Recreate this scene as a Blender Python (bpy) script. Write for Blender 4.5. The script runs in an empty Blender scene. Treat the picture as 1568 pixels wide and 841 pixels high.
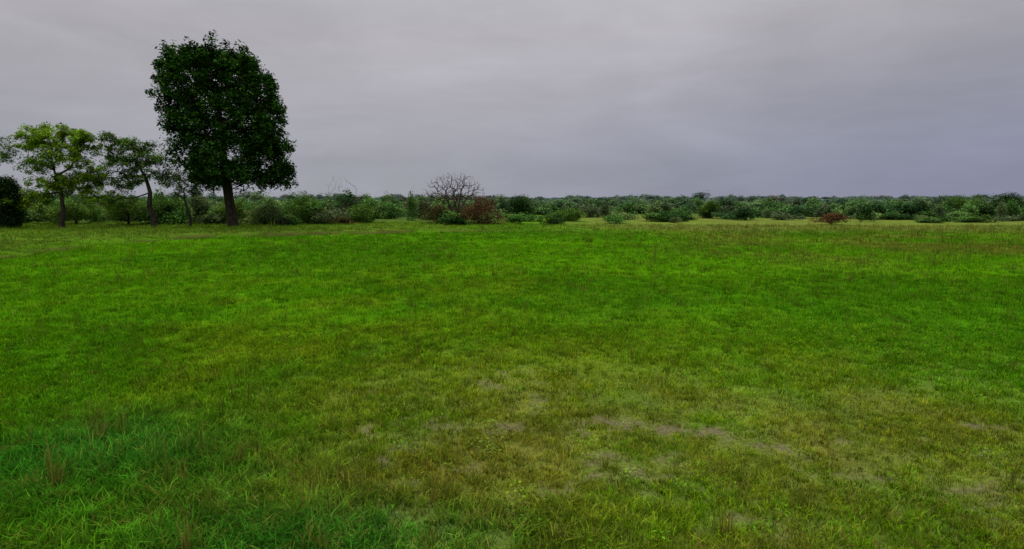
import bpy, math, random
import numpy as np
from mathutils import Vector
random.seed(3); rng=np.random.default_rng(7)
S=bpy.context.scene
S.view_settings.view_transform='Standard'
try: S.view_settings.look='None'
except Exception: pass
S.view_settings.exposure=0

# ------------------------------------------------------------ noise
def _h(ix,iy,s):
    n=(ix.astype(np.int64)*374761393+iy.astype(np.int64)*668265263+s*974634777)&0xffffffff
    n=((n^(n>>13))*1274126177)&0xffffffff
    n=(n^(n>>16))&0xffffffff
    return n/4294967295.0
def vn(x,y,s=0):
    x=np.asarray(x,float);y=np.asarray(y,float)
    ix=np.floor(x);iy=np.floor(y);fx=x-ix;fy=y-iy
    fx=fx*fx*(3-2*fx);fy=fy*fy*(3-2*fy)
    a=_h(ix,iy,s);b=_h(ix+1,iy,s);c=_h(ix,iy+1,s);d=_h(ix+1,iy+1,s)
    return (a*(1-fx)+b*fx)*(1-fy)+(c*(1-fx)+d*fx)*fy
def fbm(x,y,s=0,o=4):
    v=0;a=.5;t=0
    for i in range(o):
        v=v+a*vn(x*2**i+i*17.3,y*2**i-i*9.1,s+i);t+=a;a*=.5
    return v/t
def ss(a,b,x):
    t=np.clip((x-a)/(b-a),0,1);return t*t*(3-2*t)
def mix(a,b,t):
    t=np.asarray(t)[...,None];return a*(1-t)+b*t
def blob(x,y,cx,cy,rx,ry):
    return np.exp(-(((x-cx)/rx)**2+((y-cy)/ry)**2))

# ------------------------------------------------------------ field description (world metres)
def soil(x,y):
    xw=x+(fbm(x*1.1,y*1.1,91,3)-.5)*1.6;yw=y+(fbm(x*1.1,y*1.1,95,3)-.5)*1.0
    m=(1.0*blob(xw,yw,-.1,8.4,.7,.5)+1.0*blob(xw,yw,.3,7.3,.7,.5)+.75*blob(xw,yw,2.2,6.3,1.1,.3)+.5*blob(xw,yw,1.2,6.6,1.0,.25)
       +.8*blob(xw,yw,4.1,5.2,.8,.3)+.7*blob(xw,yw,5.3,6.4,.6,.3)+.4*blob(xw,yw,2.0,5.2,1.4,.3)+.5*blob(xw,yw,-.4,5.9,.7,.3)
       +.3*blob(xw,yw,-1.4,6.4,.6,.3)+.5*blob(xw,yw,1.9,4.4,1.0,.3)+.4*blob(xw,yw,-.2,5.0,.6,.3)+.36*blob(x,y,1.3,6.3,4.5,1.8))
    n=.55*fbm(x*2.6,y*2.6,11,4)+.45*fbm(x*8,y*8,14,3)
    return np.clip(m*.8+(n-.5)*3.2-.32,0,1)*ss(.02,.3,m)
TR=np.array([(-17,12),(-19.5,18),(-22,27),(-22.5,34),(-20,39.5),(-13,43.5),(-5,46),(2,47)],float)
def track(x,y):
    d=np.full(np.shape(x),1e9)
    for a,b in zip(TR[:-1],TR[1:]):
        ab=b-a;t=np.clip(((x-a[0])*ab[0]+(y-a[1])*ab[1])/(ab@ab),0,1)
        d=np.minimum(d,np.hypot(x-a[0]-t*ab[0],y-a[1]-t*ab[1]))
    d=d+(vn(x*.5,y*.5,5)-.5)*.7
    return np.exp(-(np.maximum(d,0)/.6)**2)*ss(3,-9,x)*ss(15,24,y)*ss(.25,.5,fbm(x*.6,y*.6,99,3))
def beyond(x,y):
    xe=np.interp(y,TR[:,1],TR[:,0]);return ss(0,-2,x-xe)*ss(14,22,y)*ss(4,-6,x)
def field(x,y):
    x=np.asarray(x,float);y=np.asarray(y,float)
    G =np.array([.092,.262,.004]); Yl=np.array([.185,.270,.008]); B=np.array([.205,.195,.022])
    E=np.array([.028,.175,.014]); D=np.array([.064,.195,.004]); P=np.array([.20,.24,.05])
    n1=fbm(x*.18,y*.12,1,4); n2=fbm(x*.9,y*.6,2,4); n3=fbm(x*3,y*3,3,3)
    c=mix(G,D,ss(.42,.62,n1))
    c=mix(c,D,.45*ss(-2,-9,x)*ss(30,12,y))
    w=blob(x,y,.8,8.5,5.0,5.0)*1.0+.45*blob(x,y,3,5,5,3)+.25*blob(x,y,-2,17,8,6)
    c=mix(c,Yl,np.clip(w*.8+(n2-.5)*1.3*ss(0,.2,w),0,1)*.8)
    w=blob(x,y,1.8,5.8,3.6,2.0)
    c=mix(c,B,np.clip(w*.75+(n2-.5)*2.0*ss(0.05,.3,w),0,1)*.6)
    w=blob(x,y,-4.0,5.6,1.7,1.3)+.75*blob(x,y,-1.3,4.3,1.6,.5)
    c=mix(c,E,np.clip(w*1.1+(n2-.5)*1.1*ss(0.03,.2,w),0,1)*.85)
    w=blob(x,y,8.5,10.,3,3)+.8*blob(x,y,4,14,4,4)
    c=mix(c,np.array([.072,.235,.006]),np.clip(w,0,1)*.6)
    w=ss(4,16,x)*ss(17,30,y)*ss(.35,.65,fbm(x*.25,y*.2,21,3))
    c=mix(c,np.array([.15,.19,.022]),w*.8)
    w=ss(43,52,y+(n1-.5)*6)*ss(-3,12,x)
    c=mix(c,P,w*.75)
    w=beyond(x,y)
    c=mix(c,np.array([.13,.19,.025]),w*.6)
    w=ss(56,64,y)*ss(4,-4,x)
    c=mix(c,np.array([.09,.15,.03]),w)
    c=mix(c,np.array([.085,.060,.025]),np.clip(track(x,y)*1.3*(.4+n2),0,.9))
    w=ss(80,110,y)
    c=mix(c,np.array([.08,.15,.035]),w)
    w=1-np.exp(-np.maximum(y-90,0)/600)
    c=mix(c,np.array([.16,.21,.20]),w)  # aerial haze painted into the far ground colour, growing with y
    c=c*(.70+.60*n3)[...,None]
    return c
def height(x,y):
    h=.05*(fbm(x*.35,y*.35,31,3)-.5)*ss(2,6,y)
    h=h+.5*(fbm(x*.03,y*.03,32,3)-.5)*ss(45,70,y)
    h=h-.12*track(x,y)+.18*beyond(x,y)
    return h

# ------------------------------------------------------------ materials
def newmat(name):
    m=bpy.data.materials.new(name);m.use_nodes=True
    nt=m.node_tree;nt.nodes.clear()
    return m,nt,nt.nodes,nt.links
def leaf_material(name,attr,atype,col=None,trans=.3,noise=6.0,lo=.55,hi=1.5,rnd=True):
    m,nt,N,L=newmat(name)
    out=N.new('ShaderNodeOutputMaterial')
    d=N.new('ShaderNodeBsdfDiffuse')
    if attr:
        a=N.new('ShaderNodeAttribute');a.attribute_type=atype;a.attribute_name=attr;src=a.outputs['Color']
    else:
        a=N.new('ShaderNodeRGB');a.outputs[0].default_value=(*col,1);src=a.outputs[0]
    res=src
    if noise:
        g=N.new('ShaderNodeNewGeometry')
        nz=N.new('ShaderNodeTexNoise');nz.inputs['Scale'].default_value=noise;nz.inputs['Detail'].default_value=2
        L.new(g.outputs['Position'],nz.inputs['Vector'])
        mr=N.new('ShaderNodeMapRange');mr.inputs[1].default_value=.3;mr.inputs[2].default_value=.7;mr.inputs[3].default_value=lo;mr.inputs[4].default_value=hi
        L.new(nz.outputs['Fac'],mr.inputs[0])
        vm=N.new('ShaderNodeVectorMath');vm.operation='SCALE'
        L.new(src,vm.inputs[0]);L.new(mr.outputs[0],vm.inputs['Scale'])
        res=vm.outputs[0]
    if rnd:
        b=N.new('ShaderNodeAttribute');b.attribute_type='GEOMETRY';b.attribute_name='tint'
        v2=N.new('ShaderNodeVectorMath');v2.operation='MULTIPLY'
        L.new(res,v2.inputs[0]);L.new(b.outputs['Color'],v2.inputs[1]);res=v2.outputs[0]
    L.new(res,d.inputs[0])
    if trans>0:
        t=N.new('ShaderNodeBsdfTranslucent');mx=N.new('ShaderNodeMixShader');mx.inputs[0].default_value=trans
        L.new(res,t.inputs[0]);L.new(d.outputs[0],mx.inputs[1]);L.new(t.outputs[0],mx.inputs[2]);L.new(mx.outputs[0],out.inputs[0])
    else: L.new(d.outputs[0],out.inputs[0])
    return m
def bark_material(name,c1,c2):
    m,nt,N,L=newmat(name)
    out=N.new('ShaderNodeOutputMaterial');p=N.new('ShaderNodeBsdfPrincipled');p.inputs['Roughness'].default_value=.95
    p.inputs['Specular IOR Level'].default_value=.15
    tc=N.new('ShaderNodeTexCoord');mp=N.new('ShaderNodeMapping');mp.inputs['Scale'].default_value=(6,6,1.2)
    nz=N.new('ShaderNodeTexNoise');nz.inputs['Scale'].default_value=2;nz.inputs['Detail'].default_value=6
    cr=N.new('ShaderNodeValToRGB');cr.color_ramp.elements[0].position=.35;cr.color_ramp.elements[1].position=.7
    cr.color_ramp.elements[0].color=(*c1,1);cr.color_ramp.elements[1].color=(*c2,1)
    bp=N.new('ShaderNodeBump');bp.inputs['Strength'].default_value=.7;bp.inputs['Distance'].default_value=.05
    L.new(tc.outputs['Object'],mp.inputs[0]);L.new(mp.outputs[0],nz.inputs['Vector']);L.new(nz.outputs['Fac'],cr.inputs[0])
    L.new(cr.outputs[0],p.inputs['Base Color']);L.new(nz.outputs['Fac'],bp.inputs['Height']);L.new(bp.outputs[0],p.inputs['Normal'])
    L.new(p.outputs[0],out.inputs[0]);return m

# ------------------------------------------------------------ mesh helpers
def make_mesh(name,V,faces_flat,sizes,mat,tint=None):
    me=bpy.data.meshes.new(name)
    V=np.asarray(V,np.float32);nv=len(V);nf=len(sizes)
    me.vertices.add(nv);me.vertices.foreach_set('co',V.ravel())
    me.loops.add(len(faces_flat));me.loops.foreach_set('vertex_index',np.asarray(faces_flat,np.int32))
    me.polygons.add(nf)
    st=np.concatenate([[0],np.cumsum(sizes)[:-1]]).astype(np.int32)
    me.polygons.foreach_set('loop_start',st)
    me.update(calc_edges=True)
    if tint is not None:
        at=me.attributes.new('tint','FLOAT_COLOR','POINT')
        at.data.foreach_set('color',np.concatenate([tint,np.ones((nv,1))],1).astype(np.float32).ravel())
    me.materials.append(mat)
    return me
def link(me_or_none,name,parent=None,loc=(0,0,0)):
    o=bpy.data.objects.new(name,me_or_none);S.collection.objects.link(o);o.location=loc
    if parent: o.parent=parent
    return o
def leaves_arrays(P,size,r,droop=.3,tintvar=.35,aspect=.5,flat=.35):
    n=len(P)
    a=r.uniform(0,2*np.pi,n)
    z=r.uniform(-1,.6,n)-droop
    ax=np.stack([np.cos(a),np.sin(a),z*.8],1);ax/=np.linalg.norm(ax,axis=1)[:,None]
    up=np.stack([r.normal(0,flat,n),r.normal(0,flat,n),np.ones(n)],1)
    sd=np.cross(ax,up);sd/=np.linalg.norm(sd,axis=1)[:,None]
    nr=np.cross(sd,ax)
    s=(size*r.uniform(.6,1.35,n))[:,None]
    v0=P-ax*s*.5;v1=P+sd*s*aspect*.5+nr*s*.08;v2=P+ax*s*.55;v3=P-sd*s*aspect*.5+nr*s*.08
    V=np.stack([v0,v1,v2,v3],1).reshape(-1,3)
    t=1+r.normal(0,tintvar,(n,1));t=np.clip(t,.35,2.2)
    hue=r.normal(0,.12,(n,1))
    T=np.concatenate([t*(1+hue),t,t*(1-.6*hue)],1)
    return V,np.clip(np.repeat(T,4,0),.2,2.5)
def leaves_mesh(name,P,size,mat,r,**kw):
    V,T=leaves_arrays(P,size,r,**kw)
    return make_mesh(name,V,np.arange(len(V)),np.full(len(P),4),mat,T)

class Tubes:
    def __init__(s): s.V=[];s.F=[];s.S=[];s.n=0
    def add(s,pts,rad,k=6):
        pts=np.asarray(pts,float);m=len(pts)
        for i in range(m):
            t=pts[min(i+1,m-1)]-pts[max(i-1,0)];t/=max(np.linalg.norm(t),1e-6)
            u=np.cross(t,[.31,.95,.05]);u/=max(np.linalg.norm(u),1e-6);w=np.cross(t,u)
            for j in range(k):
                a=2*math.pi*j/k
                s.V.append(pts[i]+rad[i]*(u*math.cos(a)+w*math.sin(a)))
        for i in range(m-1):
            for j in range(k):
                A=s.n+i*k+j;B=s.n+i*k+(j+1)%k
                s.F+= [A,B,B+k,A+k];s.S.append(4)
        s.n+=m*k
    def mesh(s,name,mat):
        me=make_mesh(name,np.array(s.V),s.F,s.S,mat)
        me.polygons.foreach_set('use_smooth',[True]*len(me.polygons));return me

def skeleton(trunk,trad,targets,r,rtip=.018,power=.42,wiggle=.12,zbias=.25):
    nodes=[np.array(p,float) for p in trunk];par=[i-1 for i in range(len(trunk))];cnt=[0]*len(trunk)
    path=[0.0]
    for i in range(1,len(nodes)): path.append(path[-1]+np.linalg.norm(nodes[i]-nodes[i-1]))
    top=nodes[-1];lo=max(1,int(len(trunk)*.5))
    order=np.argsort(np.linalg.norm(targets-top,axis=1))
    for t in targets[order]:
        A=np.array(nodes[lo:]);d=np.linalg.norm(A-t,axis=1)+np.array(path[lo:])*.22+np.maximum(A[:,2]-t[2],0)*zbias
        k=int(np.argmin(d))+lo
        p=nodes[k];L=np.linalg.norm(t-p);prev=k
        ns=max(1,int(L/.9))
        for q in range(1,ns+1):
            f=q/ns
            x=p+(t-p)*f
            x=x+np.array([0,0,.10*L*math.sin(math.pi*f)])
            if q<ns: x=x+r.normal(0,wiggle*min(1,L/2),3)
            nodes.append(x);par.append(prev);cnt.append(0);path.append(path[prev]+L/ns);prev=len(nodes)-1
        cnt[prev]+=1
    for i in range(len(nodes)-1,0,-1): cnt[par[i]]+=cnt[i]
    rad=[rtip*max(c,1)**power for c in cnt]
    return nodes,par,rad
def skeleton_tubes(nodes,par,rad,ntr,trad):
    T=Tubes()
    T.add(nodes[:ntr],trad,10)
    for i in range(ntr,len(nodes)):
        p=par[i]
        T.add([nodes[p],nodes[i]],[min(rad[p],rad[i]*1.35),rad[i]],4 if rad[i]<.04 else 7)
    return T

# ------------------------------------------------------------ ground
def spaced(lo,hi,n,k):
    t=np.linspace(-1,1,n);v=np.sinh(t*k)/np.sinh(k)
    return np.where(v<0,v*abs(lo),v*hi)
xs=spaced(-4500,4500,520,8.6)
ys=np.concatenate([np.linspace(-60,3,22)[:-1],np.arange(3,11,.05),11*np.exp(np.linspace(0,math.log(5500/11),330))])
X,Y=np.meshgrid(xs,ys)
Z=height(X,Y)
V=np.stack([X,Y,Z],-1).reshape(-1,3)
nx=len(xs);ny=len(ys)
i,j=np.meshgrid(np.arange(nx-1),np.arange(ny-1));b=(j*nx+i).ravel()
F=np.stack([b,b+1,b+nx+1,b+nx],1).ravel()
m,nt,N,L=newmat('ground_soil_and_grass')
out=N.new('ShaderNodeOutputMaterial');d=N.new('ShaderNodeBsdfDiffuse')
a=N.new('ShaderNodeAttribute');a.attribute_name='gcol'
s_=N.new('ShaderNodeAttribute');s_.attribute_name='soil'
g=N.new('ShaderNodeNewGeometry')
n1=N.new('ShaderNodeTexNoise');n1.inputs['Scale'].default_value=22;n1.inputs['Detail'].default_value=7;n1.inputs['Roughness'].default_value=.75
n2=N.new('ShaderNodeTexNoise');n2.inputs['Scale'].default_value=.9;n2.inputs['Detail'].default_value=8;n2.inputs['Roughness'].default_value=.7
L.new(g.outputs['Position'],n1.inputs['Vector']);L.new(g.outputs['Position'],n2.inputs['Vector'])
mr=N.new('ShaderNodeMapRange');mr.inputs[1].default_value=.3;mr.inputs[2].default_value=.7;mr.inputs[3].default_value=.3;mr.inputs[4].default_value=1.2
L.new(n1.outputs['Fac'],mr.inputs[0])
mr2=N.new('ShaderNodeMapRange');mr2.inputs[1].default_value=.3;mr2.inputs[2].default_value=.7;mr2.inputs[3].default_value=.7;mr2.inputs[4].default_value=1.15
L.new(n2.outputs['Fac'],mr2.inputs[0])
mu=N.new('ShaderNodeMath');mu.operation='MULTIPLY';L.new(mr.outputs[0],mu.inputs[0]);L.new(mr2.outputs[0],mu.inputs[1])
sc=N.new('ShaderNodeVectorMath');sc.operation='SCALE';L.new(a.outputs['Color'],sc.inputs[0]);L.new(mu.outputs[0],sc.inputs['Scale'])
soilc=N.new('ShaderNodeValToRGB');soilc.color_ramp.elements[0].position=.3;soilc.color_ramp.elements[1].position=.7
soilc.color_ramp.elements[0].color=(.055,.052,.020,1);soilc.color_ramp.elements[1].color=(.20,.175,.095,1)
L.new(n1.outputs['Fac'],soilc.inputs[0])
mx=N.new('ShaderNodeMix');mx.data_type='RGBA'
L.new(s_.outputs['Fac'],mx.inputs[0]);L.new(sc.outputs[0],mx.inputs[6]);L.new(soilc.outputs[0],mx.inputs[7])
bp=N.new('ShaderNodeBump');bp.inputs['Strength'].default_value=.6;bp.inputs['Distance'].default_value=.03
L.new(n1.outputs['Fac'],bp.inputs['Height']);L.new(bp.outputs[0],d.inputs['Normal'])
L.new(mx.outputs[2],d.inputs[0]);L.new(d.outputs[0],out.inputs[0])
me=make_mesh('ground',V,F,np.full(len(b),4),m)
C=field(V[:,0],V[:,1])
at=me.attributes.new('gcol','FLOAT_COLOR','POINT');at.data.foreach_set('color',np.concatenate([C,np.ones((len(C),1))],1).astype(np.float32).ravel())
so=np.clip(np.maximum(soil(V[:,0],V[:,1])*ss(16,10,V[:,1])*1.2,.3*ss(12,7,V[:,1])*ss(-5,-1,V[:,0])),0,1)
at=me.attributes.new('soil','FLOAT','POINT');at.data.foreach_set('value',so.astype(np.float32))
me.polygons.foreach_set('use_smooth',[True]*len(me.polygons))
link(me,'ground')

# ------------------------------------------------------------ instancing helper (shrub mass)
def template_collection(name,meshes):
    c=bpy.data.collections.new(name)
    for k,mm in enumerate(meshes):
        c.objects.link(bpy.data.objects.new('%s_t%02d'%(name,k),mm))
    return c
def scatter(name,coll,P,rot,scl,idx,col):
    me=bpy.data.meshes.new(name);n=len(P)
    me.vertices.add(n);me.vertices.foreach_set('co',np.asarray(P,np.float32).ravel())
    me.attributes.new('rot','FLOAT_VECTOR','POINT').data.foreach_set('vector',np.asarray(rot,np.float32).ravel())
    me.attributes.new('scl','FLOAT_VECTOR','POINT').data.foreach_set('vector',np.asarray(scl,np.float32).ravel())
    me.attributes.new('idx','INT','POINT').data.foreach_set('value',np.asarray(idx,np.int32))
    me.attributes.new('icol','FLOAT_COLOR','POINT').data.foreach_set('color',np.concatenate([col,np.ones((n,1))],1).astype(np.float32).ravel())
    o=link(me,name)
    ng=bpy.data.node_groups.new(name+'_gn','GeometryNodeTree')
    ng.interface.new_socket('Geometry',in_out='INPUT',socket_type='NodeSocketGeometry')
    ng.interface.new_socket('Geometry',in_out='OUTPUT',socket_type='NodeSocketGeometry')
    N=ng.nodes;L=ng.links
    gi=N.new('NodeGroupInput');go=N.new('NodeGroupOutput')
    ip=N.new('GeometryNodeInstanceOnPoints');ci=N.new('GeometryNodeCollectionInfo')
    ci.inputs['Collection'].default_value=coll;ci.inputs['Separate Children'].default_value=True;ci.inputs['Reset Children'].default_value=True
    ip.inputs['Pick Instance'].default_value=True
    def na(nm,t):
        q=N.new('GeometryNodeInputNamedAttribute');q.data_type=t;q.inputs['Name'].default_value=nm;return q.outputs['Attribute']
    L.new(gi.outputs[0],ip.inputs['Points']);L.new(ci.outputs[0],ip.inputs['Instance'])
    L.new(na('idx','INT'),ip.inputs['Instance Index']);L.new(na('rot','FLOAT_VECTOR'),ip.inputs['Rotation']);L.new(na('scl','FLOAT_VECTOR'),ip.inputs['Scale'])
    L.new(ip.outputs[0],go.inputs[0])
    md=o.modifiers.new('scatter','NODES');md.node_group=ng
    return o

# ------------------------------------------------------------ grass: one mesh of individual blades grown in tufts
grass_mat=leaf_material('grass_blades','tint','GEOMETRY',trans=.25,noise=None,rnd=False)
GV=[];GT=[];GF=[];GS=[];goff=0
def add_blades(y0,y1,tufts,per,scale,two):
    global goff
    n=int(tufts*(1.1*(y1*y1-y0*y0)+2*(y1-y0)))
    ty=np.sqrt(rng.uniform(y0*y0,y1*y1,n));tx=rng.uniform(-1.1,1.1,n)*ty+rng.uniform(-1,1,n)
    so=soil(tx,ty)*ss(16,10,ty);tr=track(tx,ty);pn=fbm(tx*1.3,ty*1.3,51,4);pf=fbm(tx*5,ty*5,55,2)
    k=(rng.uniform(size=n)>np.clip(so*1.3,0,.93))&(rng.uniform(size=n)>np.clip(tr*1.1,0,.95))
    k&=rng.uniform(size=n)>ss(.52,.34,pn)*.5*ss(25,6,ty)
    tx,ty,so,pn,pf=tx[k],ty[k],so[k],pn[k],pf[k];n=len(tx)
    col=field(tx,ty)
    lush=np.clip(blob(tx,ty,-3.8,5.4,2.4,1.7)+.8*blob(tx,ty,-.8,4.2,2.4,.8),0,1)
    dry=blob(tx,ty,1.8,5.6,4.5,2.0)
    kind=rng.uniform(size=n)
    ttone=np.clip(rng.lognormal(0,.42,n)*(.65+.7*pf),.25,2.4)
    th=(.030+.03*pn)*rng.uniform(.6,1.6,n)*(1+1.1*lush)*(1-.35*np.clip(so*1.5,0,1))*(1-.15*dry)*scale**.55
    tall=kind<.010+.10*ss(3,14,tx)*ss(20,28,ty)+.012*ss(12,30,ty)
    th=np.where(tall,th*rng.uniform(2,3.6,n),th)
    tcol=col*ttone[:,None]
    tcol[:,0]*=rng.uniform(.8,1.3,n)
    isdry=rng.uniform(size=n)<.05+.24*dry
    tcol[isdry]=tcol[isdry]*.4+np.array([.16,.135,.028])*rng.uniform(.5,1.3,(isdry.sum(),1))
    tcol[tall]=tcol[tall]*.55+np.array([.085,.070,.014])
    tr_=rng.uniform(.018,.055,n)*scale
    T=np.repeat(np.arange(n),per);m=len(T)
    if m==0: return
    bx=tx[T]+rng.normal(0,1,m)*tr_[T];by=ty[T]+rng.normal(0,1,m)*tr_[T]
    h=th[T]*rng.uniform(.5,1.35,m);d=rng.uniform(0,6.283,m);ln=h*rng.uniform(.15,1.3,m)
    ln=np.where(tall[T],ln*.3,ln)
    fa=rng.uniform(0,3.1416,m);w=rng.uniform(.0035,.0075,m)*scale*(1+.5*lush[T])
    wx=np.cos(fa)*w*.5;wy=np.sin(fa)*w*.5
    z0=height(bx,by)
    c=tcol[T]*rng.uniform(.65,1.4,(m,1));c=np.clip(c,0,.5)
    if two:
        mx_=bx+np.cos(d)*ln*.3;my_=by+np.sin(d)*ln*.3;mz=z0+h*.62
        V=np.stack([np.stack([bx-wx,by-wy,z0-.006],1),np.stack([bx+wx,by+wy,z0-.006],1),
                    np.stack([mx_+wx*.85,my_+wy*.85,mz],1),np.stack([mx_-wx*.85,my_-wy*.85,mz],1),
                    np.stack([bx+np.cos(d)*ln,by+np.sin(d)*ln,z0+h*.92],1)],1).reshape(-1,3)
        b=goff+np.arange(m)*5
        F=np.stack([b,b+1,b+2,b+3,b+3,b+2,b+4],1).ravel();Sz=np.tile([4,3],m)
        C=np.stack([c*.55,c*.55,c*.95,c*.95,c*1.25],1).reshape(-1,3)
    else:
        V=np.stack([np.stack([bx-wx*1.3,by-wy*1.3,z0-.01],1),np.stack([bx+wx*1.3,by+wy*1.3,z0-.01],1),
                    np.stack([bx+np.cos(d)*ln*.6,by+np.sin(d)*ln*.6,z0+h],1)],1).reshape(-1,3)
        b=goff+np.arange(m)*3
        F=np.stack([b,b+1,b+2],1).ravel();Sz=np.full(m,3)
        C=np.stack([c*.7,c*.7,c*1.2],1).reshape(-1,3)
    GV.append(V);GF.append(F);GS.append(Sz);GT.append(C);goff+=len(V)
add_blades(2.0,7,420,14,1.0,True)
add_blades(7,12,220,12,1.25,True)
add_blades(12,20,70,12,1.9,False)
add_blades(20,34,24,11,2.9,False)
add_blades(34,58,7,10,4.3,False)
def add_weeds(n,y0,y1):
    global goff
    y=np.sqrt(rng.uniform(y0*y0,y1*y1,n));x=rng.uniform(-1,1,n)*y
    w=.10+blob(x,y,6.2,12,3.5,2.5)*.7+.6*ss(.55,.68,fbm(x*.7,y*.7,61,3))
    k=rng.uniform(size=n)<w;x,y=x[k],y[k];per=26
    X=np.repeat(x,per)+rng.normal(0,.07,len(x)*per);Y=np.repeat(y,per)+rng.normal(0,.07,len(x)*per)
    P=np.stack([X,Y,height(X,Y)+rng.uniform(.01,.07,len(X))],1)
    V,T=leaves_arrays(P,.036,rng,droop=-.2,tintvar=.3,aspect=.5)
    c=np.repeat(field(x,y)*rng.uniform(.4,1.25,(len(x),1))*np.array([.8,.95,1.3]),per*4,0)
    GV.append(V);GT.append(np.clip(c*T,0,.5));b=goff+np.arange(len(V));GF.append(b);GS.append(np.full(len(P),4));goff+=len(V)
add_weeds(3800,3.5,18)
print('grass verts',goff)
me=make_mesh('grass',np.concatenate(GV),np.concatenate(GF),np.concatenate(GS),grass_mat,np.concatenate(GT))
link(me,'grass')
del GV,GT,GF,GS

# ------------------------------------------------------------ shrubs (distant mass)
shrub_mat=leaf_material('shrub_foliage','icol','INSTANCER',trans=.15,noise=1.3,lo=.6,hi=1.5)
def lobed_points(n,r,lobes,shell=.55):
    L_=np.array(lobes);w=L_[:,3]*L_[:,4]*L_[:,5];k=r.choice(len(L_),n,p=w/w.sum())
    d=r.normal(size=(n,3));d/=np.linalg.norm(d,axis=1)[:,None]
    rr=(shell+(1-shell)*r.uniform(size=n)**.6)*r.uniform(.85,1.12,n)
    return L_[k,:3]+d*rr[:,None]*L_[k,3:6]
def shrub(name,r,n=1500,wide=1.0,tall=1.0):
    lobes=[]
    for _ in range(r.integers(7,12)):
        a=r.uniform(0,6.28);q=r.uniform(0,.75)*wide;s=r.uniform(.28,.5)
        lobes.append((q*math.cos(a),q*math.sin(a),r.uniform(.25,.7)*tall*(1-.35*q/wide),s*wide,s*wide,s*r.uniform(.6,1.0)*tall))
    P=lobed_points(n,r,lobes,.5);P[:,2]=np.abs(P[:,2])
    k=int(n*.06);P[:k]*=r.uniform(1.0,1.3,(k,1))
    return leaves_mesh(name,P,.13,shrub_mat,r,droop=0,tintvar=.3,aspect=.6,flat=.6)
r=np.random.default_rng(9)
sh=[shrub('shrub_t',r,1500) for _ in range(5)]+[shrub('shrub_wide',r,1600,1.5,.8) for _ in range(2)]+[shrub('shrub_tall',r,1500,.9,1.5) for _ in range(2)]
shc=template_collection('shrub_templates',sh)
pal=np.array([[.032,.085,.016],[.062,.145,.024],[.095,.190,.036],[.145,.220,.058],[.085,.120,.045],[.11,.085,.040]])
pw=np.array([.20,.27,.25,.12,.15,.04]);pw/=pw.sum()
Q=[]
def addband(n,y0,y1,xf,s0,s1,z0,z1):
    y=np.sqrt(rng.uniform(y0*y0,y1*y1,n));x=rng.uniform(-xf,xf,n)*y
    s=rng.uniform(s0,s1,n);z=rng.uniform(z0,z1,n);Q.append(np.stack([x,y,s,z],1))
addband(660,53,80,1.15,.8,2.0,.7,1.8)
addband(880,75,150,1.15,1.1,2.8,.8,2.1)
addband(700,150,330,1.1,2.2,4.5,1.2,2.8)
addband(520,330,1100,1.05,5,11,2.0,4.8)
Q=np.concatenate(Q);x,y,s,z=Q.T
dens=fbm(x*.05,y*.035,71,3)
k=(dens>.41)|(y>150)|(rng.uniform(size=len(x))<.2)
front=np.where(x>10,66+10*(fbm(x*.12,x*0,77,2)-.5),53.)
front=np.where((x>-2)&(x<=10),57.,front)
front=np.where(x<-26,55.,front)
k&=(y>front)
k&=~(np.hypot(x+22.7,y-51)<3.5)
x,y,s,z=x[k],y[k],s[k],z[k];n=len(x)
ci=rng.choice(6,n,p=pw)
near=(y<75)&(x<-10);ci=np.where(near&(rng.uniform(size=n)<.6),rng.integers(1,4,n),ci)
col=pal[ci]*rng.uniform(.7,1.3,(n,1))
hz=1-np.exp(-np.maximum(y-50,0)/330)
col=mix(col,np.array([.16,.20,.215]),hz*.85)  # aerial haze painted into shrub colours, paler and bluer with distance
rot=np.stack([rng.normal(0,.06,n),rng.normal(0,.06,n),rng.uniform(0,6.28,n)],1)
z=np.where((y<100)&(x>-8),np.minimum(z,1.65),z)
z=np.where((y<66)&(x>-8),z*.75,z)
z=np.where((y<80)&(x<-8),z*1.25,z)
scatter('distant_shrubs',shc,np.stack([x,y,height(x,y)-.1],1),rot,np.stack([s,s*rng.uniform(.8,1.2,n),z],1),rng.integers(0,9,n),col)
print('shrubs',n)

# ------------------------------------------------------------ trees
bark_dark=bark_material('bark_dark',(.018,.014,.010),(.06,.048,.036))
bark_grey=bark_material('bark_grey',(.05,.035,.028),(.16,.12,.10))
def build_tree(name,loc,trunk,trad,targets,leafP,lsize,lmat,bmat,r,**kw):
    e=bpy.data.objects.new(name,None);S.collection.objects.link(e);e.location=loc
    nodes,par,rad=skeleton(trunk,trad,targets,r,**kw)
    T=skeleton_tubes(nodes,par,rad,len(trunk),trad)
    link(T.mesh('trunk_and_branches',bmat),'trunk_and_branches',e)
    if leafP is not None:
        link(leaves_mesh('foliage',leafP,lsize,lmat,r,droop=.35,tintvar=.4,aspect=.5),'foliage',e)
    return e
def leafclouds(C,R,per,r,squash=.75):
    n=len(C)*per
    c=np.repeat(C,per,0);rr=np.repeat(R,per)
    d=r.normal(size=(n,3));d/=np.linalg.norm(d,axis=1)[:,None]
    q=(r.uniform(size=n)**.45)
    return c+d*(q*rr)[:,None]*np.array([1,1,squash])

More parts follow.
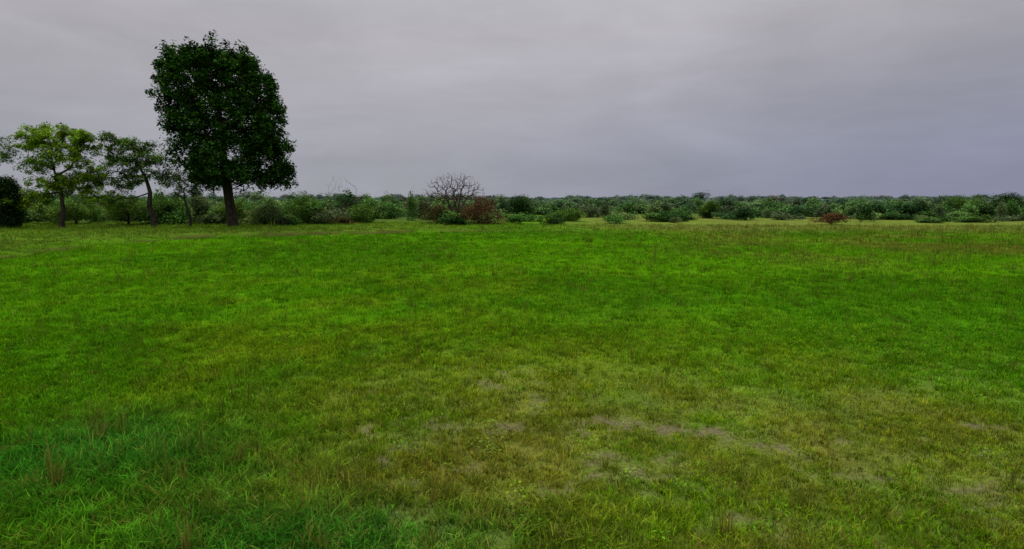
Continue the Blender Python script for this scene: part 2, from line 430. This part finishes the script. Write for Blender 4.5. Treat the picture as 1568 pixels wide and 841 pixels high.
r=np.random.default_rng(21)
dark_leaf=leaf_material('dark_leaves',None,None,col=(.030,.082,.011),trans=.12,noise=.75,lo=.3,hi=1.8)
prof=np.array([[3.6,-1.6,4.2],[4.2,-3.0,4.9],[5.2,-4.0,5.2],[6.0,-4.3,5.2],[7.3,-4.6,4.6],[8.8,-4.8,4.4],[10.2,-5.2,4.3],[11.2,-5.2,4.0],[12.0,-5.1,3.6],[12.8,-5.0,2.8],[13.4,-4.7,1.9],[13.8,-3.0,-.4]])
def crown_pt(r):
    while True:
        z=r.uniform(3.6,13.7);l=np.interp(z,prof[:,0],prof[:,1]);h=np.interp(z,prof[:,0],prof[:,2])
        cx=(l+h)/2;hw=(h-l)/2
        u,v=r.uniform(-1,1,2);q=math.hypot(u,v)
        if q>1 : continue
        if q<.6 and z<12.0 and r.uniform()<.6: continue
        if z<5.0 and q<.45: continue
        return (cx+u*hw*.97,v*hw*.88,z+r.normal(0,.15))
C=np.array([crown_pt(r) for _ in range(680)])
R=r.uniform(.4,.95,len(C))
LP=leafclouds(C,R,88,r,.85)
cen=np.array([-.3,0,8.8]);out_=C-cen;far=np.argsort(-np.linalg.norm(out_*np.array([1,1,.9]),axis=1))[:360]
k=r.choice(far,190);dirn=out_[k]/np.linalg.norm(out_[k],axis=1)[:,None]
fr=C[k]+dirn*r.uniform(.2,.65,(190,1))+r.normal(0,.25,(190,3))
LP=np.concatenate([LP,leafclouds(fr,r.uniform(.22,.5,190),34,r,1.3)])
LP=LP[LP[:,2]>2.7]
trunk=[(0,0,-.2),(0.02,0,.3),(-.05,0,1.2),(-.22,.05,2.3),(-.28,0,3.4),(-.4,.05,4.6),(-.5,0,6.2),(-.6,0,8.2),(-.7,0,10.0)]
trad=[.56,.45,.38,.36,.37,.32,.26,.18,.09]
build_tree('broadleaf_tree',(-22.7,51,0),trunk,trad,np.concatenate([C[:300],fr]),LP,.29,dark_leaf,bark_dark,r,rtip=.02,power=.42)

def small_tree(name,loc,seed,trunk,trad,pads,mat,per=60,nper=9,lsize=.16,bm=bark_dark):
    r=np.random.default_rng(seed)
    C=[]
    for (px,py,pz,rx,ry,rz) in pads:
        k=max(5,int(nper*rx*ry))
        d=r.normal(size=(k,3));d/=np.linalg.norm(d,axis=1)[:,None];q=r.uniform(size=(k,1))**.5
        C.append(np.array([px,py,pz])+d*q*np.array([rx,ry,rz]))
    C=np.concatenate(C);R=r.uniform(.28,.62,len(C))
    LP=leafclouds(C,R,per,r,.65)
    return build_tree(name,loc,trunk,trad,C,LP,lsize,mat,bm,r,rtip=.012,power=.45)
light_leaf=leaf_material('light_leaves',None,None,col=(.195,.325,.025),trans=.3,noise=.8,lo=.45,hi=1.4)
mid_leaf=leaf_material('mid_leaves',None,None,col=(.105,.200,.032),trans=.25,noise=.8,lo=.45,hi=1.4)
deep_leaf=leaf_material('deep_leaves',None,None,col=(.024,.055,.012),trans=.12,noise=1,lo=.6,hi=1.4)
small_tree('acacia_tree',(-35.2,49,0),31,[(0,0,-.1),(.05,0,.7),(.25,0,1.5),(.2,0,2.4),(.1,.1,3.4),(-.2,0,4.6)],[.26,.2,.17,.14,.11,.07],
 [(-.2,0,7.3,2.0,1.8,.9),(1.9,.2,6.9,1.6,1.5,.9),(-2.0,.3,6.6,1.4,1.4,.9),(.8,-.5,5.6,2.0,1.6,1.0),(-2.3,0,2.3,1.5,1.5,.9),(-.6,.3,3.5,1.8,1.4,1.0),(2.4,.2,4.4,1.6,1.4,1.1),(2.7,0,2.5,1.5,1.3,1.0),(1.0,.2,3.7,1.4,1.2,.8),(-1.3,-.3,5.0,1.2,1.1,.7)],light_leaf,per=85,nper=14,lsize=.19)
small_tree('acacia_tree',(-28.8,50.5,0),32,[(0,0,-.1),(0,0,.8),(-.3,0,1.8),(-.15,0,2.9),(-.4,0,4.0),(-1,0,5.2)],[.27,.22,.2,.16,.12,.07],
 [(-2.4,0,6.9,1.4,1.3,.75),(-1.1,.3,6.4,1.3,1.4,.8),(.3,0,5.3,1.5,1.4,.8),(.9,.2,4.1,1.3,1.1,.9),(-2.0,0,5.2,1.6,1.4,.9),(-3.2,0,3.8,1.5,1.3,1.0),(-1.2,-.2,4.1,1.3,1.2,.8),(-3.4,.3,5.8,1.1,1.1,.7),(-3.0,.3,2.2,1.4,1.1,.9)],mid_leaf,per=80,nper=13,lsize=.18)
small_tree('acacia_tree',(-26.2,51,0),33,[(0,0,-.1),(.1,0,.8),(-.1,0,1.6),(-.3,0,2.4),(-.3,0,3.1)],[.13,.11,.09,.06,.04],
 [(-.7,0,4.1,1.0,.9,.5),(.3,0,4.3,.9,.9,.5),(-.2,0,3.2,1.2,1,.6),(.8,0,2.9,.8,.8,.5),(-1.2,0,2.5,.8,.8,.5)],mid_leaf,per=55,nper=12)
small_tree('acacia_tree',(-41.5,48,0),34,[(0,0,-.1),(.1,0,1.2),(.3,0,2.6),(.3,0,4.0),(.5,0,5.2)],[.24,.2,.17,.13,.08],
 [(1.8,0,6.6,1.5,1.4,.8),(.2,0,7.2,1.7,1.5,.8),(3.0,0,5.8,1.3,1.2,.7),(-1.5,0,6.4,1.6,1.4,1.0),(.6,0,5.4,1.5,1.4,.8),(-.8,.2,4.6,1.2,1.2,.7)],mid_leaf,per=75,nper=12)

def named_shrub(name,loc,seed,w,h,mat,n=6000,ls=.16):
    r=np.random.default_rng(seed);lobes=[]
    for _ in range(14):
        a=r.uniform(0,6.28);q=r.uniform(0,.7)
        s=r.uniform(.25,.42);lobes.append((q*math.cos(a)*w,q*math.sin(a)*w,r.uniform(.2,.75)*h*(1-.3*q),s*w,s*w,s*.65*h))
    P=lobed_points(n,r,lobes,.45);P[:,2]=np.abs(P[:,2])
    C=P[r.choice(n,60)]
    return build_tree(name,loc,[(0,0,-.1),(0,0,.15*h),(.05,0,.3*h)],[.12,.1,.07],C,P,ls,mat,bark_dark,r,rtip=.012)
named_shrub('dark_thorn_shrub',(-39.4,49,0),41,2.4,4.7,deep_leaf,15000,.18)
rust_leaf=leaf_material('rusty_leaves',None,None,col=(.120,.064,.028),trans=.2,noise=1.4,lo=.45,hi=1.5)
brown_leaf=leaf_material('brown_leaves',None,None,col=(.090,.068,.026),trans=.2,noise=1.4,lo=.45,hi=1.5)
olive_leaf=leaf_material('olive_leaves',None,None,col=(.085,.165,.026),trans=.2,noise=1.0,lo=.5,hi=1.5)
pale_leaf=leaf_material('pale_leaves',None,None,col=(.130,.225,.035),trans=.2,noise=1.0,lo=.5,hi=1.4)
named_shrub('rusty_shrub',(30.5,60,0),42,2.1,1.2,rust_leaf,4500,.12)
named_shrub('rusty_shrub',(-14.3,54,0),43,1.6,1.0,brown_leaf,2500,.12)
named_shrub('rusty_shrub',(-3.0,57,0),44,2.7,3.0,rust_leaf,8000,.13)
named_shrub('rusty_shrub',(-6.4,55.8,0),58,1.8,2.2,brown_leaf,3500,.13)
named_shrub('green_shrub',(1.3,75,0),45,2.4,3.4,deep_leaf,6000,.16)
named_shrub('green_shrub',(24.5,78,0),46,1.6,2.5,olive_leaf,4500,.16)
named_shrub('green_shrub',(-13.3,58,0),47,2.3,2.3,olive_leaf,6500,.14)
named_shrub('green_shrub',(-17.6,56,0),48,1.9,2.5,olive_leaf,5500,.14)
named_shrub('green_shrub',(-19.5,59,0),49,2.2,3.2,olive_leaf,6500,.14)
named_shrub('green_shrub',(6.0,66,0),50,2.6,1.9,olive_leaf,6500,.14)
named_shrub('green_shrub',(62,85,0),55,3.4,3.5,olive_leaf,9000,.18)
named_shrub('green_shrub',(71,90,0),56,3.4,3.4,deep_leaf,8000,.18)
named_shrub('green_shrub',(-33.0,54,0),61,2.0,2.9,pale_leaf,6000,.15)
named_shrub('green_shrub',(-30.6,56,0),62,1.8,3.1,olive_leaf,6000,.15)
named_shrub('green_shrub',(-38.2,55,0),63,2.4,3.0,pale_leaf,7000,.15)
named_shrub('green_shrub',(-25.2,57,0),64,2.0,2.7,pale_leaf,6000,.15)

def bare(name,loc,seed,w,h,n,mat,fol=None,rt=.012):
    r=np.random.default_rng(seed)
    a=r.uniform(0,6.28,n);q=np.sqrt(r.uniform(size=n));
    z=h*(.40+.60*np.sqrt(np.clip(1-q*q*.8,0,1)))*r.uniform(.5,1.0,n)
    C=np.stack([q*np.cos(a)*w,q*np.sin(a)*w,z],1)
    e=bpy.data.objects.new(name,None);S.collection.objects.link(e);e.location=loc
    T=Tubes()
    for s_ in range(6):
        aa=s_*1.05+r.uniform(0,.5);m_=(np.arctan2(C[:,1],C[:,0])%6.28//1.05).astype(int)==s_
        if m_.sum()<2: continue
        dx,dy=math.cos(aa),math.sin(aa)
        tk=[(dx*.1,dy*.1,-.1),(dx*.25,dy*.25,h*.12),(dx*.45,dy*.45,h*.28)];tr_=[.12,.09,.06]
        no,pa,ra=skeleton(tk,tr_,C[m_],r,rtip=rt,power=.45,wiggle=.15)
        tt=skeleton_tubes(no,pa,ra,3,tr_);off=T.n
        T.V+=tt.V;T.F+=[f+off for f in tt.F];T.S+=tt.S;T.n+=tt.n
    link(T.mesh('bare_branches',mat),'bare_branches',e)
    if fol:
        P=lobed_points(2600,r,[(0,0,.9,w*.9,w*.9,.8),(w*.5,0,1.0,w*.7,w*.6,.9),(-w*.4,.2,.7,w*.6,w*.5,.8)],.3);P[:,2]=np.abs(P[:,2])
        link(leaves_mesh('dry_foliage',P,.12,fol,r),'dry_foliage',e)
twig=bark_material('dry_twigs',(.035,.019,.015),(.10,.065,.055))
bare('bare_shrub',(-5.3,57.5,0),51,2.9,4.9,650,twig,brown_leaf,.0085)
bare('bare_shrub',(-18.0,66,0),52,2.0,5.0,60,bark_grey,None,.006)

# ------------------------------------------------------------ world: overcast sky
W=bpy.data.worlds.new('World');S.world=W;W.use_nodes=True
nt=W.node_tree;N=nt.nodes;L=nt.links;N.clear()
out=N.new('ShaderNodeOutputWorld');bg=N.new('ShaderNodeBackground');bg.inputs[1].default_value=.105
SUN_EL,SUN_AZ=math.radians(58),math.radians(-50)
sky=N.new('ShaderNodeTexSky');sky.sky_type='NISHITA';sky.sun_disc=False;sky.sun_elevation=SUN_EL;sky.sun_rotation=SUN_AZ
tc=N.new('ShaderNodeTexCoord');sp=N.new('ShaderNodeSeparateXYZ');L.new(tc.outputs['Generated'],sp.inputs[0])
ramp=N.new('ShaderNodeValToRGB');el=ramp.color_ramp.elements
def lin(c): return tuple(((v/255)/12.92 if v/255<=.04045 else ((v/255+.055)/1.055)**2.4) for v in c)
stops=[(0,(152,154,164)),(.05,(154,155,165)),(.14,(165,163,170)),(.24,(172,169,174)),(.31,(176,177,181)),(.5,(228,228,230)),(1,(255,255,255))]
while len(el)<len(stops): el.new(.5)
for e_,(p,c) in zip(el,stops): e_.position=p;e_.color=(*lin(c),1)
L.new(sp.outputs['Z'],ramp.inputs[0])
az=N.new('ShaderNodeMapRange');az.inputs[1].default_value=-.15;az.inputs[2].default_value=.65;L.new(sp.outputs['X'],az.inputs[0])
lo=N.new('ShaderNodeMapRange');lo.inputs[1].default_value=.26;lo.inputs[2].default_value=.03;L.new(sp.outputs['Z'],lo.inputs[0])
mm=N.new('ShaderNodeMath');mm.operation='MULTIPLY';L.new(az.outputs[0],mm.inputs[0]);L.new(lo.outputs[0],mm.inputs[1])
m1=N.new('ShaderNodeMix');m1.data_type='RGBA';m1.inputs[7].default_value=(*lin((132,135,158)),1)
L.new(mm.outputs[0],m1.inputs[0]);L.new(ramp.outputs[0],m1.inputs[6])
def cloud(scale,sz,a,b,det,rot):
    mp=N.new('ShaderNodeMapping');mp.inputs['Scale'].default_value=(1,1,sz);mp.inputs['Rotation'].default_value=(0,rot,0);L.new(tc.outputs['Generated'],mp.inputs[0])
    nz=N.new('ShaderNodeTexNoise');nz.inputs['Scale'].default_value=scale;nz.inputs['Detail'].default_value=det;nz.inputs['Roughness'].default_value=.55
    nz.inputs['Distortion'].default_value=.5;L.new(mp.outputs[0],nz.inputs['Vector'])
    mr=N.new('ShaderNodeMapRange');mr.inputs[1].default_value=.3;mr.inputs[2].default_value=.7;mr.inputs[3].default_value=a;mr.inputs[4].default_value=b;L.new(nz.outputs['Fac'],mr.inputs[0])
    return mr.outputs[0]
c1=cloud(2.2,4,.90,1.10,4,.10);c2=cloud(6,3.5,.95,1.05,6,.15)
cm=N.new('ShaderNodeMath');cm.operation='MULTIPLY';L.new(c1,cm.inputs[0]);L.new(c2,cm.inputs[1])
dp=N.new('ShaderNodeVectorMath');dp.operation='DOT_PRODUCT';dp.inputs[1].default_value=Vector((.07,.95,.23)).normalized()
L.new(tc.outputs['Generated'],dp.inputs[0])
br=N.new('ShaderNodeMapRange');br.inputs[1].default_value=.95;br.inputs[2].default_value=1;br.inputs[3].default_value=1;br.inputs[4].default_value=1.10;L.new(dp.outputs['Value'],br.inputs[0])
pm=N.new('ShaderNodeMath');pm.operation='MULTIPLY';L.new(cm.outputs[0],pm.inputs[0]);L.new(br.outputs[0],pm.inputs[1])
zb=N.new('ShaderNodeMapRange');zb.inputs[1].default_value=.38;zb.inputs[2].default_value=.9;zb.inputs[3].default_value=1;zb.inputs[4].default_value=1.5;L.new(sp.outputs['Z'],zb.inputs[0])
pm2=N.new('ShaderNodeMath');pm2.operation='MULTIPLY';L.new(pm.outputs[0],pm2.inputs[0]);L.new(zb.outputs[0],pm2.inputs[1])
vs=N.new('ShaderNodeVectorMath');vs.operation='SCALE';L.new(m1.outputs[2],vs.inputs[0]);L.new(pm2.outputs[0],vs.inputs['Scale'])
v10=N.new('ShaderNodeVectorMath');v10.operation='SCALE';v10.inputs['Scale'].default_value=10;L.new(vs.outputs[0],v10.inputs[0])
m2=N.new('ShaderNodeMix');m2.data_type='RGBA';m2.inputs[0].default_value=.97
L.new(sky.outputs[0],m2.inputs[6]);L.new(v10.outputs[0],m2.inputs[7])
L.new(m2.outputs[2],bg.inputs[0]);L.new(bg.outputs[0],out.inputs[0])

sd=bpy.data.lights.new('sun','SUN');sd.energy=1.5;sd.angle=math.radians(14);sd.color=(1,.95,.84)
so_=bpy.data.objects.new('sun',sd);S.collection.objects.link(so_)
dv=Vector((math.sin(SUN_AZ)*math.cos(SUN_EL),math.cos(SUN_AZ)*math.cos(SUN_EL),math.sin(SUN_EL)))
so_.rotation_euler=(-dv).to_track_quat('-Z','Y').to_euler();so_.location=(0,0,40)

cd=bpy.data.cameras.new('camera');cd.lens=22;cd.sensor_width=36;cd.clip_end=8000;cd.clip_start=.1
co=bpy.data.objects.new('camera',cd);S.collection.objects.link(co)
co.location=(0,0,2.5);co.rotation_euler=(math.radians(90-7),0,0)
S.camera=co
